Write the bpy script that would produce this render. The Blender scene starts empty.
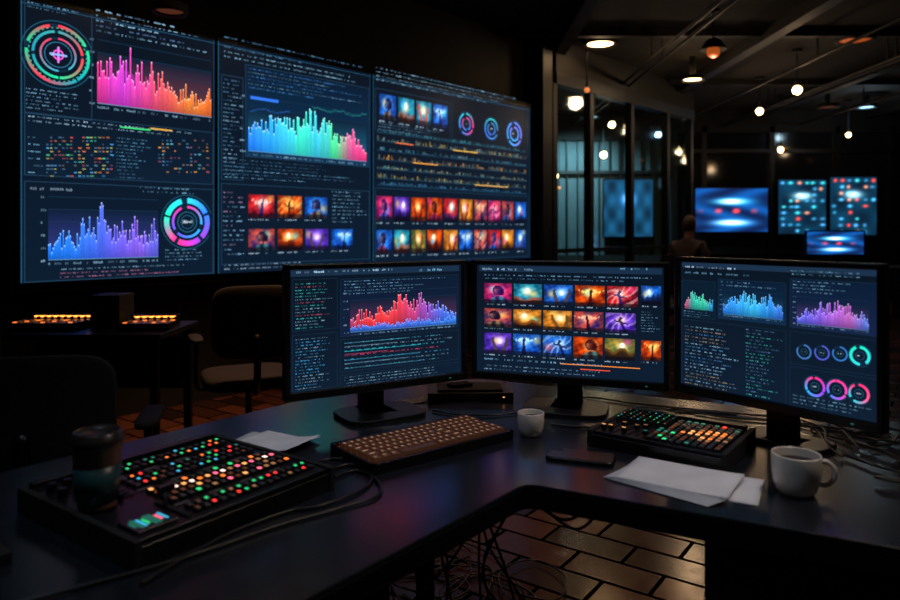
import bpy, math, random
from mathutils import Vector, Matrix
R = random.Random(7)
scene = bpy.context.scene
scene.view_settings.view_transform = 'Standard'

# ------------------------------------------------------------------ materials
def s2l(c):
    c = c/255.0
    return c/12.92 if c <= 0.04045 else ((c+0.055)/1.055)**2.4
def L(c): return (s2l(c[0]), s2l(c[1]), s2l(c[2]), 1.0)

def mat(name, col, rough=0.5, metal=0.0, em=None, es=0.0, noise=0.0, nscale=20, bump=0.0, coat=0.0, spec=0.5):
    m = bpy.data.materials.new(name); m.use_nodes = True
    nt = m.node_tree; p = nt.nodes['Principled BSDF']
    p.inputs['Base Color'].default_value = L(col)
    p.inputs['Roughness'].default_value = rough
    p.inputs['Metallic'].default_value = metal
    p.inputs['Coat Weight'].default_value = coat
    p.inputs['Specular IOR Level'].default_value = spec
    if em:
        p.inputs['Emission Color'].default_value = L(em)
        p.inputs['Emission Strength'].default_value = es
    if noise > 0 or bump > 0:
        tc = nt.nodes.new('ShaderNodeTexCoord'); n = nt.nodes.new('ShaderNodeTexNoise')
        n.inputs['Scale'].default_value = nscale; n.inputs['Detail'].default_value = 6
        nt.links.new(tc.outputs['Object'], n.inputs['Vector'])
        if noise > 0:
            r = nt.nodes.new('ShaderNodeMapRange')
            r.inputs['To Min'].default_value = max(0, rough-noise); r.inputs['To Max'].default_value = min(1, rough+noise)
            nt.links.new(n.outputs['Fac'], r.inputs['Value']); nt.links.new(r.outputs['Result'], p.inputs['Roughness'])
            mx = nt.nodes.new('ShaderNodeMix'); mx.data_type = 'RGBA'
            a = L(col); mx.inputs['A'].default_value = (a[0]*.75, a[1]*.75, a[2]*.75, 1)
            mx.inputs['B'].default_value = (min(1, a[0]*1.25), min(1, a[1]*1.25), min(1, a[2]*1.25), 1)
            nt.links.new(n.outputs['Fac'], mx.inputs['Factor']); nt.links.new(mx.outputs['Result'], p.inputs['Base Color'])
        if bump > 0:
            b = nt.nodes.new('ShaderNodeBump'); b.inputs['Strength'].default_value = bump; b.inputs['Distance'].default_value = 0.01
            nt.links.new(n.outputs['Fac'], b.inputs['Height']); nt.links.new(b.outputs['Normal'], p.inputs['Normal'])
    return m

def screen_mat(name, strength):
    m = bpy.data.materials.new(name); m.use_nodes = True
    nt = m.node_tree; p = nt.nodes['Principled BSDF']
    p.inputs['Base Color'].default_value = (.002, .002, .003, 1); p.inputs['Roughness'].default_value = .3
    p.inputs['Specular IOR Level'].default_value = .2
    a = nt.nodes.new('ShaderNodeAttribute'); a.attribute_name = 'Col'
    nt.links.new(a.outputs['Color'], p.inputs['Emission Color']); p.inputs['Emission Strength'].default_value = strength
    return m

M_desk = mat('desk_laminate', (25, 28, 35), .23, noise=.05, nscale=35, spec=.65)
M_desk_edge = mat('desk_edge', (13, 14, 17), .35, noise=.05)
M_black = mat('black_plastic', (12, 12, 14), .34, noise=.05, nscale=60)
M_blackm = mat('black_matte', (7, 7, 9), .75, noise=.1, nscale=30)
M_dmetal = mat('dark_metal', (34, 36, 42), .35, .8, noise=.08, nscale=50)
M_track = mat('track_black', (22, 18, 16), .6, .2, noise=.08, nscale=20)
M_chrome = mat('brushed_steel', (110, 112, 118), .3, 1)
M_fabric = mat('chair_fabric', (20, 18, 20), .9, noise=.05, nscale=200, bump=.3)
M_ceramic = mat('ceramic', (230, 218, 206), .22, coat=.4, noise=.03)
M_coffee = mat('coffee', (30, 15, 8), .1)
M_paper = mat('paper', (222, 224, 234), .8, noise=.04, nscale=15)
M_cup = mat('paper_cup', (112, 80, 66), .45, noise=.05)
M_cupteal = mat('cup_sleeve', (40, 74, 76), .35)  # teal console glow reflected on the lower cup, painted as colour
M_lid = mat('cup_lid', (44, 36, 34), .3)
M_key = mat('keycap', (66, 52, 44), .45, em=(255, 150, 80), es=.022)  # lit look of the key tops put into tan colour and faint emission
M_keyglow = mat('key_backlight', (30, 16, 8), .5, em=(255, 130, 55), es=.6)
M_keyleg = mat('key_legend', (40, 20, 8), .5, em=(255, 190, 135), es=.6)
M_cable = mat('cable_rubber', (13, 13, 14), .38)
M_panel = mat('console_panel', (20, 23, 29), .34, .3, noise=.06, nscale=80)
def em(n, c, s): return mat('led_'+n, (20, 20, 20), .4, em=c, es=s)
E = {'red': em('red', (255, 50, 40), 2.2), 'orange': em('orange', (255, 125, 45), 1.7), 'amber': em('amber', (255, 170, 95), 1.6),
     'green': em('green', (50, 225, 130), 1.2), 'cyan': em('cyan', (60, 190, 235), 1.2), 'white': em('white', (255, 215, 200), 2.0),
     'pink': em('pink', (255, 100, 130), 1.8), 'dim': em('dim', (110, 105, 110), .07),
     'dimo': em('dimo', (190, 105, 65), .2), 'teal': em('teal', (50, 170, 145), .5), 'tan': em('tan', (225, 155, 100), .55)}
M_glowbar = mat('led_bar', (255, 160, 80), .4, em=(255, 140, 55), es=5)  # amber glow bar added to warm the rear table
M_bulb = mat('bulb_warm', (255, 200, 140), .4, em=(255, 205, 140), es=14)
M_bulbdim = mat('bulb_dim', (200, 120, 70), .4, em=(255, 140, 70), es=1.0)
M_bulbo = mat('bulb_orange', (120, 50, 20), .4, em=(255, 120, 45), es=.35)
M_bulbvd = mat('bulb_faint', (60, 30, 20), .4, em=(200, 110, 70), es=.12)
M_fillbulb = mat('bulb_cool', (160, 200, 220), .4, em=(170, 220, 240), es=1.0)

# ------------------------------------------------------------------ mesh builder
class B:
    def __init__(s): s.v = []; s.f = []; s.mi = []; s.sm = []; s.mats = []
    def add(s, vs, fs, m, smooth=False, T=None):
        if m not in s.mats: s.mats.append(m)
        i = s.mats.index(m); o = len(s.v)
        for p in vs:
            p = Vector(p)
            if T is not None: p = T @ p
            s.v.append(p)
        for f in fs:
            s.f.append([o+k for k in f]); s.mi.append(i); s.sm.append(smooth)
    def box(s, c, d, m, rz=0, rx=0, ry=0, taper=1.0, T=None):
        x, y, z = d[0]/2, d[1]/2, d[2]/2; t = taper
        vs = [(-x, -y, -z), (x, -y, -z), (x, y, -z), (-x, y, -z), (-x*t, -y*t, z), (x*t, -y*t, z), (x*t, y*t, z), (-x*t, y*t, z)]
        fs = [(0, 3, 2, 1), (4, 5, 6, 7), (0, 1, 5, 4), (1, 2, 6, 5), (2, 3, 7, 6), (3, 0, 4, 7)]
        M = Matrix.Translation(c) @ Matrix.Rotation(rz, 4, 'Z') @ Matrix.Rotation(ry, 4, 'Y') @ Matrix.Rotation(rx, 4, 'X')
        if T is not None: M = T @ M
        s.add(vs, fs, m, False, M)
    def cyl(s, p0, p1, r0, r1, m, n=20, T=None):
        p0 = Vector(p0); p1 = Vector(p1); d = p1-p0
        q = d.to_track_quat('Z', 'Y').to_matrix()
        vs = []
        for p, r in ((p0, r0), (p1, r1)):
            for i in range(n):
                a = 2*math.pi*i/n; vs.append(p + q @ Vector((r*math.cos(a), r*math.sin(a), 0)))
        s.add(vs, [(i, (i+1) % n, n+(i+1) % n, n+i) for i in range(n)], m, True, T)
        s.add(vs[:n], [tuple(reversed(range(n)))], m, False, T); s.add(vs[n:], [tuple(range(n))], m, False, T)
    def lathe(s, prof, m, c=(0, 0, 0), n=48, T=None):
        vs = []; fs = []
        for r, z in prof:
            for i in range(n):
                a = 2*math.pi*i/n; vs.append((c[0]+r*math.cos(a), c[1]+r*math.sin(a), c[2]+z))
        for j in range(len(prof)-1):
            for i in range(n):
                k = (i+1) % n; fs.append((j*n+i, j*n+k, (j+1)*n+k, (j+1)*n+i))
        s.add(vs, fs, m, True, T)
    def prism(s, poly, z0, z1, m, T=None):
        n = len(poly)
        vs = [(p[0], p[1], z0) for p in poly]+[(p[0], p[1], z1) for p in poly]
        fs = [tuple(reversed(range(n))), tuple(range(n, 2*n))]+[(i, (i+1) % n, n+(i+1) % n, n+i) for i in range(n)]
        s.add(vs, fs, m, False, T)
    def sup(s, c, d, m, e=.35, bend=0, nu=36, nv=18, T=None):
        def pw(x): return math.copysign(abs(x)**e, x)
        vs = []; fs = []
        for j in range(nv+1):
            ph = -math.pi/2+math.pi*j/nv
            for i in range(nu):
                th = 2*math.pi*i/nu
                x = pw(math.cos(ph))*pw(math.cos(th))*d[0]/2; y = pw(math.cos(ph))*pw(math.sin(th))*d[1]/2; z = pw(math.sin(ph))*d[2]/2
                vs.append((c[0]+x, c[1]+y+bend*x*x, c[2]+z))
        for j in range(nv):
            for i in range(nu):
                k = (i+1) % nu; fs.append((j*nu+i, j*nu+k, (j+1)*nu+k, (j+1)*nu+i))
        s.add(vs, fs, m, True, T)
    def tube(s, pts, r, m, n=10, T=None):
        pts = [Vector(p) for p in pts]; vs = []; fs = []
        prev = None
        for i, p in enumerate(pts):
            d = (pts[min(i+1, len(pts)-1)]-pts[max(i-1, 0)]).normalized()
            if prev is None:
                u = d.orthogonal().normalized()
            else:
                u = (prev-d*prev.dot(d)).normalized()
            prev = u; w = d.cross(u)
            for k in range(n):
                a = 2*math.pi*k/n; vs.append(p+(u*math.cos(a)+w*math.sin(a))*r)
        for i in range(len(pts)-1):
            for k in range(n):
                l = (k+1) % n; fs.append((i*n+k, i*n+l, (i+1)*n+l, (i+1)*n+k))
        fs.append(tuple(reversed(range(n)))); fs.append(tuple(range((len(pts)-1)*n, len(pts)*n)))
        s.add(vs, fs, m, True, T)
    def obj(s, name, loc=(0, 0, 0), rz=0, bevel=0, parent=None, seg=2):
        me = bpy.data.meshes.new(name); me.from_pydata([tuple(p) for p in s.v], [], s.f)
        for m in s.mats: me.materials.append(m)
        me.polygons.foreach_set('material_index', s.mi); me.polygons.foreach_set('use_smooth', s.sm)
        me.update()
        o = bpy.data.objects.new(name, me); scene.collection.objects.link(o)
        o.location = loc; o.rotation_euler = (0, 0, rz)
        if parent: o.parent = parent
        if bevel:
            b = o.modifiers.new('bevel', 'BEVEL'); b.width = bevel; b.segments = seg; b.limit_method = 'ANGLE'; b.angle_limit = math.radians(50)
        return o

def catmull(P, n=8):
    P = [Vector(p) for p in P]; out = []
    Q = [P[0]]+P+[P[-1]]
    for i in range(1, len(Q)-2):
        for k in range(n):
            t = k/n; a, b, c, d = Q[i-1], Q[i], Q[i+1], Q[i+2]
            out.append(.5*((2*b)+(c-a)*t+(2*a-5*b+4*c-d)*t*t+(3*b-a-3*c+d)*t**3))
    out.append(P[-1]); return out

# ------------------------------------------------------------------ screen content (flat dashboards laid on the panel plane)
def mix(a, b, t): t = max(0, min(1, t)); return tuple(a[i]*(1-t)+b[i]*t for i in range(3))
def ramp(cs, t):
    t = max(0, min(.9999, t))*(len(cs)-1); i = int(t); return mix(cs[i], cs[i+1], t-i)
def sat(c, k=1.15):
    l = .3*c[0]+.59*c[1]+.11*c[2]; return tuple(max(0, min(255, l+(x-l)*k)) for x in c)
class Scr:
    def __init__(s, P0, P1, lz=.0004, off=.0):
        s.P0 = P0; s.P1 = P1; s.dx = P1[0]-P0[0]; s.dy = P1[1]-P0[1]; s.W = math.hypot(s.dx, s.dy)
        s.lz = lz; s.off = off; s.v = []; s.f = []; s.c = []
    def mp(s, x, v):          # layout sheet coordinates -> position on the panel plane
        k = (x-450)/700; t = (k*s.P0[1]-s.P0[0])/(s.dx-k*s.dy); Y = s.P0[1]+s.dy*t
        return t*s.W, 1.27+(230-v)*Y/700
    def loc(s, x0, v0, x1, v1):
        xm = (x0+x1)/2; return s.mp(x0, v0)[0], s.mp(xm, v0)[1], s.mp(x1, v0)[0], s.mp(xm, v1)[1]
    def poly(s, pts, cols, l):
        o = len(s.v)
        for p in pts: s.v.append((p[0], -(s.off+l*s.lz), p[1]))
        s.f.append(list(range(o, o+len(pts)))); s.c += [L(sat(c)) for c in cols]
    def q(s, x0, zt, x1, zb, ct, l=1, cb=None):
        cb = cb or ct; s.poly([(x0, zb), (x1, zb), (x1, zt), (x0, zt)], [cb, cb, ct, ct], l)
    def rect(s, x0, v0, x1, v1, c, l=1, cb=None): s.q(*s.loc(x0, v0, x1, v1), c, l, cb)
    def frame(s, x0, v0, x1, v1, c=(28, 50, 68), l=2, t=None, fill=None, fb=None):
        a, b, d, e = s.loc(x0, v0, x1, v1); t = t or s.W*.0010
        if fill: s.q(a, b, d, e, fill, l-.5, fb)
        s.q(a, b, d, b-t, c, l); s.q(a, e+t, d, e, c, l); s.q(a, b, a+t, e, c, l); s.q(d-t, b, d, e, c, l)
    def text(s, x0, z, x1, h, c=(120, 165, 190), l=3, dens=.85, words=(1, 6)):
        x = x0; h = h*.78
        while x < x1:
            n = R.randint(*words); cc = mix((14, 26, 38), c, R.uniform(.3, .85))
            for i in range(n):
                w = h*R.uniform(.4, .7)
                if x+w > x1: return
                if R.random() < dens: s.q(x, z-h*R.choice([0, 0, .25]), x+w, z-h*R.uniform(.75, 1), cc, l)
                x += w+h*.22
            x += h*R.uniform(.5, 2.4)
    def textblock(s, x0, v0, x1, v1, n, hf=.42, cols=((120, 165, 190),), fill=(.5, 1), l=3):
        a, b, d, e = s.loc(x0, v0, x1, v1); st = (b-e)/n
        for i in range(n):
            s.text(a, b-i*st, a+(d-a)*R.uniform(*fill), st*hf, R.choice(cols), l)
    def bars(s, x0, v0, x1, v1, n, env, cs, l=4, grid=True, dark=.45, jit=.5, gap=.3):
        a, b, d, e = s.loc(x0, v0, x1, v1); H = b-e; w = (d-a)/n
        if grid:
            for i in range(6):
                z = e+H*i/5; s.q(a, z, d, z-H*.010, (22, 42, 60), l-1)
            s.q(a, e+H*.8, d, e, (11, 24, 40), l-1.5, mix((12, 26, 44), cs[len(cs)//2], .30))
            s.q(a, e, d, e-H*.012, (80, 120, 150), l)
            s.text(a, e-H*.05, d, H*.05, (120, 150, 170), l)
            for i in range(6): s.text(a-(d-a)*.06, e+H*i/5, a-(d-a)*.015, H*.05, (130, 160, 180), l)
        for i in range(n):
            t = (i+.5)/n; k = t*(len(env)-1); j = min(int(k), len(env)-2); h = env[j]*(1-(k-j))+env[j+1]*(k-j)
            c = ramp(cs, t+R.uniform(-.04, .04)); hb = max(.03, h*R.uniform(.5, .7))
            s.q(a+i*w, e+H*hb, a+(i+1)*w, e, mix(c, (12, 18, 40), .55), l-.5, mix(c, (10, 14, 34), .75))
            h *= R.uniform(1-jit, 1.12); h = max(.03, min(1, h))
            s.q(a+i*w, e+H*h, a+(i+1-gap)*w, e, mix(c, (255, 255, 255), .06), l, mix(c, (5, 8, 25), dark))
            s.q(a+i*w, e+H*h, a+(i+1-gap)*w, e+H*(h-.03), mix(c, (255, 255, 255), .45), l+.5)
    def ring(s, cx, cz, r0, r1, a0, a1, c, l=4, c2=None):
        n = max(3, int(abs(a1-a0)/10)); c2 = c2 or c
        for i in range(n):
            A = math.radians(a0+(a1-a0)*i/n); C = math.radians(a0+(a1-a0)*(i+1)/n)
            k0 = mix(c, c2, i/n); k1 = mix(c, c2, (i+1)/n)
            s.poly([(cx+r0*math.cos(A), cz+r0*math.sin(A)), (cx+r1*math.cos(A), cz+r1*math.sin(A)), (cx+r1*math.cos(C), cz+r1*math.sin(C)), (cx+r0*math.cos(C), cz+r0*math.sin(C))], [k0, k0, k1, k1], l)
    def donut(s, x, v, rv, cs, l=4, th=.3, ticks=True, txt=True):
        cx, cz = s.mp(x, v); r = cz-s.mp(x, v+rv)[1]; n = len(cs); a = 90
        s.ring(cx, cz, r*(1-th*1.2), r*1.02, 0, 360, (14, 34, 50), l-.5)
        for i in range(n):
            st = 360/n*R.uniform(.75, 1) if n > 1 else 300
            s.ring(cx, cz, r*(1-th), r, a, a-st, cs[i], l, cs[(i+1) % n]); a -= 360/n
        if txt:
            s.ring(cx, cz, r*.40, r*.43, 0, 360, (40, 90, 115), l); s.text(cx-r*.22, cz+r*.08, cx+r*.25, r*.2, (200, 215, 230), l)
        if ticks: s.ring(cx, cz, r*1.1, r*1.13, 20, 330, (26, 70, 90), l)
    def line(s, x0, v0, x1, v1, env, c, l=4, th=.03, n=60, jit=.1):
        a, b, d, e = s.loc(x0, v0, x1, v1); H = b-e; pts = []
        for i in range(n+1):
            t = i/n; k = t*(len(env)-1); j = min(int(k), len(env)-2); h = env[j]*(1-(k-j))+env[j+1]*(k-j)+R.uniform(-jit, jit)
            pts.append((a+(d-a)*t, e+H*max(0, min(1, h))))
        T = H*th
        for p, q_ in zip(pts, pts[1:]):
            s.poly([(p[0], p[1]-T), (q_[0], q_[1]-T), (q_[0], q_[1]+T), (p[0], p[1]+T)], [c]*4, l)
    def img(s, a, b, d, e, fn, nx, ny, l=4):
        for j in range(ny):
            for i in range(nx):
                u0, u1, w0, w1 = i/nx, (i+1)/nx, j/ny, (j+1)/ny
                s.poly([(a+(d-a)*u0, b+(e-b)*w1), (a+(d-a)*u1, b+(e-b)*w1), (a+(d-a)*u1, b+(e-b)*w0), (a+(d-a)*u0, b+(e-b)*w0)],
                       [fn(u0, w1), fn(u1, w1), fn(u1, w0), fn(u0, w0)], l)
    def thumb(s, a, b, d, e, pal, seed, l=4, nx=14, ny=10, cap=True):
        r = random.Random(seed*13+5); p0, p1, p2, p3 = PAL[pal]; kind = seed % 5
        cx = r.uniform(.38, .62); ph = [r.uniform(0, 6.28) for _ in range(8)]; fx = [r.uniform(3, 12) for _ in range(8)]
        hz = r.uniform(.5, .68); acc = r.choice([(60, 160, 255), (255, 90, 60), (255, 220, 120), (230, 70, 160), (90, 230, 220)])
        lean = r.uniform(-.35, .35); wa = r.uniform(.3, .9); orb = (r.uniform(.1, .9), r.uniform(.1, .6))
        def fn(u, w):
            n = .5+.22*(math.sin(fx[0]*u+fx[1]*w+ph[0])+math.sin(fx[2]*u-fx[3]*w+ph[1])*math.sin(fx[4]*w+ph[2]))+.2*math.sin(23*u+ph[3]+9*w)*math.sin(19*w+ph[4]-6*u)
            c = mix(p0, p1, n*1.0+.25*(1-w)-.1)
            g = math.exp(-(((u-cx)**2)/.035+((w-.38)**2)/.045)); c = mix(c, p2, g*.95)
            ga_ = math.exp(-(((u-orb[0])**2)/.02+((w-orb[1])**2)/.03)); c = mix(c, acc, ga_*.6)
            x = u-cx-lean*(w-.4)*.4; ax = abs(x)
            if kind == 0:      # winged figure
                if .06 < ax < .46 and abs((w-.12)-wa*.55*ax-.12*math.sin(ax*9)) < .16*(.5-ax)+.03*math.sin(ax*50): c = mix(c, p2, .8)
                if (ax < .045+.10*max(0, w-.5) and w > .36) or (x*x*2.2+(w-.30)**2 < .006): c = mix(c, p3, .9)
            elif kind == 1:    # energy burst with fighter
                if abs(math.sin((math.atan2(w-.42, x))*3.5+ph[3]+ax*9)) > .9: c = mix(c, p2, .45)
                if (abs(x-.25*(w-.5)) < .05 and w > .3) or (abs(w-.48-.4*x) < .045 and ax < .22) or (x*x*2+(w-.27)**2 < .007): c = mix(c, p3, .85)
            elif kind == 2:    # portrait
                hd = (x*x)/.026+((w-.40)**2)/.05; sh = w > .66+1.1*x*x*1.5 and ax < .4
                if hd < 1: c = mix(mix(p1, (235, 190, 160), .6), p3, .5+.5*math.sin(6*x+2*w) if w > .3 else .9)
                elif hd < 1.7 and w < .6: c = mix(c, p3, .9)
                if sh and hd > 1: c = mix(p3, acc, .25+.2*math.sin(20*x))
            elif kind == 3:    # landscape
                ridge = hz+.08*math.sin(fx[5]*u+ph[5])+.05*math.sin(2.7*fx[6]*u+ph[6])
                if w > ridge: c = mix(p3, p1, .35*(1-(w-ridge)/(1-ridge)))
                if w > ridge+.15: c = mix(c, (8, 8, 14), .5)
                if (u-cx)**2*2.4+(w-.32)**2 < .012: c = mix(c, (255, 250, 230), .9)
            else:              # two figures facing
                for o_, lw in ((-.2, 1), (.2, -1)):
                    y = x-o_+lw*.06*math.sin(5*w)
                    if (abs(y) < .05+.06*max(0, w-.4) and w > .35) or (y*y*2.2+(w-.29)**2 < .006): c = mix(p3, acc, .2)
                if ax < .10 and abs(w-.42-.2*x) < .10: c = mix(c, (255, 245, 230), .75*(1-ax/.1))
            if w > .84: c = mix(c, (8, 8, 14), .6)
            k = max(abs(u-.5), abs(w-.5))*2
            return mix(c, (8, 8, 16), .35*max(0, k-.55)/.45)
        s.img(a, b, d, e, fn, nx, ny, l)
        if cap: s.text(a, e-(b-e)*.06, a+(d-a)*.8, (b-e)*.09, (170, 190, 205), l)
    def thumbs(s, x0, v0, x1, v1, pals, seed, gap=.12, nx=18, ny=13, cap=True):
        a, b, d, e = s.loc(x0, v0, x1, v1); n = len(pals); w = (d-a)/n
        for i, p in enumerate(pals): s.thumb(a+i*w, b, a+(i+1-gap)*w, e, p, seed+i, 4, nx, ny, cap)
    def obj(s, name, m, parent=None):
        me = bpy.data.meshes.new(name); me.from_pydata(s.v, [], s.f)
        at = me.color_attributes.new('Col', 'FLOAT_COLOR', 'CORNER')
        flat = []
        for c in s.c: flat += c
        at.data.foreach_set('color', flat)
        me.materials.append(m); me.update()
        o = bpy.data.objects.new(name, me); scene.collection.objects.link(o)
        if parent: o.parent = parent
        return o
PAL = {'fire': ((80, 14, 10), (235, 90, 25), (255, 220, 130), (45, 10, 12)), 'ice': ((8, 26, 90), (35, 115, 215), (190, 230, 255), (12, 16, 50)),
       'pink': ((70, 10, 70), (225, 50, 105), (255, 200, 205), (35, 10, 60)), 'gold': ((105, 55, 15), (240, 160, 60), (255, 240, 190), (60, 28, 15)),
       'purple': ((30, 18, 95), (105, 60, 200), (225, 190, 250), (15, 10, 50)), 'teal': ((10, 60, 90), (50, 175, 200), (250, 235, 190), (150, 55, 30)),
       'red': ((60, 8, 25), (230, 45, 45), (255, 225, 210), (20, 26, 80)), 'dusk': ((20, 22, 80), (205, 80, 60), (255, 190, 150), (16, 10, 30)),
       'green': ((20, 60, 40), (170, 140, 60), (250, 225, 160), (50, 28, 15))}

# ------------------------------------------------------------------ room shell
H = 3.5
def tile_floor():
    m = bpy.data.materials.new('floor_tiles'); m.use_nodes = True; nt = m.node_tree; p = nt.nodes['Principled BSDF']
    tc = nt.nodes.new('ShaderNodeTexCoord'); mp_ = nt.nodes.new('ShaderNodeMapping'); mp_.inputs['Rotation'].default_value = (0, 0, .62)
    br = nt.nodes.new('ShaderNodeTexBrick'); br.inputs['Scale'].default_value = 1.0; br.inputs['Brick Width'].default_value = .34
    br.inputs['Row Height'].default_value = .17; br.inputs['Mortar Size'].default_value = .009; br.inputs['Mortar Smooth'].default_value = .2
    br.inputs['Color1'].default_value = L((98, 58, 40)); br.inputs['Color2'].default_value = L((34, 22, 18)); br.inputs['Mortar'].default_value = L((2, 2, 2))
    n = nt.nodes.new('ShaderNodeTexNoise'); n.inputs['Scale'].default_value = 14; n.inputs['Detail'].default_value = 3
    r = nt.nodes.new('ShaderNodeMapRange'); r.inputs['To Min'].default_value = .12; r.inputs['To Max'].default_value = .26
    mx = nt.nodes.new('ShaderNodeMix'); mx.data_type = 'FLOAT'; mx.inputs['B'].default_value = .95
    nt.links.new(tc.outputs['Object'], mp_.inputs['Vector']); nt.links.new(mp_.outputs['Vector'], br.inputs['Vector'])
    nt.links.new(br.outputs['Color'], p.inputs['Base Color']); nt.links.new(tc.outputs['Object'], n.inputs['Vector'])
    nt.links.new(n.outputs['Fac'], r.inputs['Value']); nt.links.new(r.outputs['Result'], mx.inputs['A']); nt.links.new(br.outputs['Fac'], mx.inputs['Factor'])
    nt.links.new(mx.outputs['Result'], p.inputs['Roughness'])
    sp = nt.nodes.new('ShaderNodeMapRange'); sp.inputs['To Min'].default_value = .45; sp.inputs['To Max'].default_value = 0.0
    nt.links.new(br.outputs['Fac'], sp.inputs['Value']); nt.links.new(sp.outputs['Result'], p.inputs['Specular IOR Level'])
    b = nt.nodes.new('ShaderNodeBump'); b.inputs['Strength'].default_value = .5; b.inputs['Distance'].default_value = .003; b.invert = True
    nt.links.new(br.outputs['Fac'], b.inputs['Height']); nt.links.new(b.outputs['Normal'], p.inputs['Normal'])
    return m
M_floor = tile_floor()
M_wall = mat('wall_paint_dark', (20, 21, 26), .8, noise=.08, nscale=8)
M_ceil = mat('ceiling_black', (16, 12, 11), .9, noise=.08, nscale=5)
M_wallb = mat('wall_slate', (70, 88, 94), .7, noise=.1, nscale=3)
M_frame = mat('window_frame', (6, 6, 8), .5, .2)
M_dglass = mat('dark_glass', (22, 24, 28), .12, noise=.02, nscale=3)
X0, X1, Y0, Y1 = -5.6, 8.8, -2.6, 13.2
b = B(); b.box(((X0+X1)/2, (Y0+Y1)/2, -.05), (X1-X0+.4, Y1-Y0+.4, .1), M_floor); b.obj('floor')
b = B(); b.box(((X0+X1)/2, (Y0+Y1)/2, H+.05), (X1-X0+.4, Y1-Y0+.4, .1), M_ceil); b.obj('ceiling')
b = B(); b.box(((X0+X1)/2, Y1+.1, H/2), (X1-X0+.4, .2, H), M_wallb); b.obj('wall_back')
b = B(); b.box((X1+.1, (Y0+Y1)/2, H/2), (.2, Y1-Y0, H), M_wall); b.obj('wall_right')
b = B(); b.box((X0-.1, (Y0+Y1)/2, H/2), (.2, Y1-Y0, H), M_wall); b.obj('wall_left')
b = B(); b.box(((X0+X1)/2, Y0-.1, H/2), (X1-X0, .2, H), M_wall); b.obj('wall_front')
# diagonal feature wall carrying the video wall
VA = (-2.58, 4.2); VB = (.914, 8.0)
va = math.atan2(VB[1]-VA[1], VB[0]-VA[0]); ex = (math.cos(va), math.sin(va)); nx_ = (-ex[1], ex[0])
VW = math.hypot(VB[0]-VA[0], VB[1]-VA[1])
def vp(s, d, z=0): return (VA[0]+ex[0]*s+nx_[0]*d, VA[1]+ex[1]*s+nx_[1]*d, z)
b = B(); b.box(vp(VW/2-1.85, .22, H/2), (VW+4.0, .16, H), M_blackm, rz=va); b.obj('wall_feature')
b = B(); b.box(vp(VW+.21, .1, H/2), (.18, .4, H), M_frame, rz=va); b.obj('trim_1')

# glass partition with mullions, one window unit per bay
GA = Vector((1.15, 8.2)); GB = Vector((3.77, 10.98)); 
gd = (GB-GA).normalized(); ga = math.atan2(gd.y, gd.x); gl = (GB-GA).length
mg = bpy.data.materials.new('partition_glass'); mg.use_nodes = True; nt = mg.node_tree; nt.nodes.clear()
o_ = nt.nodes.new('ShaderNodeOutputMaterial'); mxs = nt.nodes.new('ShaderNodeMixShader'); tr = nt.nodes.new('ShaderNodeBsdfTransparent'); gg = nt.nodes.new('ShaderNodeBsdfGlossy')
tr.inputs['Color'].default_value = (.84, .95, .97, 1); gg.inputs['Roughness'].default_value = .05; gg.inputs['Color'].default_value = (.8, .9, 1, 1)
mxs.inputs['Fac'].default_value = .07; nt.links.new(tr.outputs[0], mxs.inputs[1]); nt.links.new(gg.outputs[0], mxs.inputs[2]); nt.links.new(mxs.outputs[0], o_.inputs['Surface'])
ts = [0.02, .23, .50, .78, 1.0]
for k in range(4):
    b = B(); t0, t1 = ts[k], ts[k+1]; w_ = gl*(t1-t0)
    p = GA+gd*gl*(t0+t1)/2
    def lp(u): return (p.x+gd.x*u, p.y+gd.y*u)
    q = lp(-w_/2); b.box((q[0], q[1], 1.5), (.08, .10, 3.0), M_frame, rz=ga)
    if k == 3: q = lp(w_/2-.04); b.box((q[0], q[1], 1.5), (.08, .10, 3.0), M_frame, rz=ga)
    b.box((p.x, p.y, .05), (w_, .12, .1), M_frame, rz=ga); b.box((p.x, p.y, 3.06), (w_, .14, .14), M_frame, rz=ga)
    b.box((p.x, p.y, 1.02), (w_, .06, .05), M_frame, rz=ga); b.box((p.x, p.y, 3.31), (w_, .12, .38), M_blackm, rz=ga)
    b.box((p.x, p.y, 1.55), (w_, .012, 2.9), mg, rz=ga)
    b.obj('window_%d' % (k+1))
# dark framed glazing on the back wall (right)
b = B()
for x in (4.2, 4.75, 6.02, 7.25, 8.3):
    b.box((x, 13.12, 1.6), (.09, .1, 3.2), M_frame)
b.box((6.5, 13.16, 1.6), (4.7, .03, 3.2), M_dglass)
b.box((6.5, 13.12, 2.75), (4.6, .08, .07), M_frame); b.box((6.5, 13.12, .85), (4.6, .08, .07), M_frame); b.box((6.5, 13.12, 3.3), (4.6, .1, .4), M_blackm)
b.obj('window_5')
b = B()
for k in range(14):
    x = 1.4+k*.2; b.box((x, 13.15, 1.6), (.02 if k % 3 else .06, .06, 3.2), M_frame)
b.box((2.8, 13.12, 3.2), (2.8, .1, .5), M_blackm); b.box((2.8, 13.12, .4), (2.8, .1, .8), M_blackm); b.box((2.8, 13.12, 2.35), (2.8, .08, .06), M_frame)
b.obj('window_6')

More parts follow.
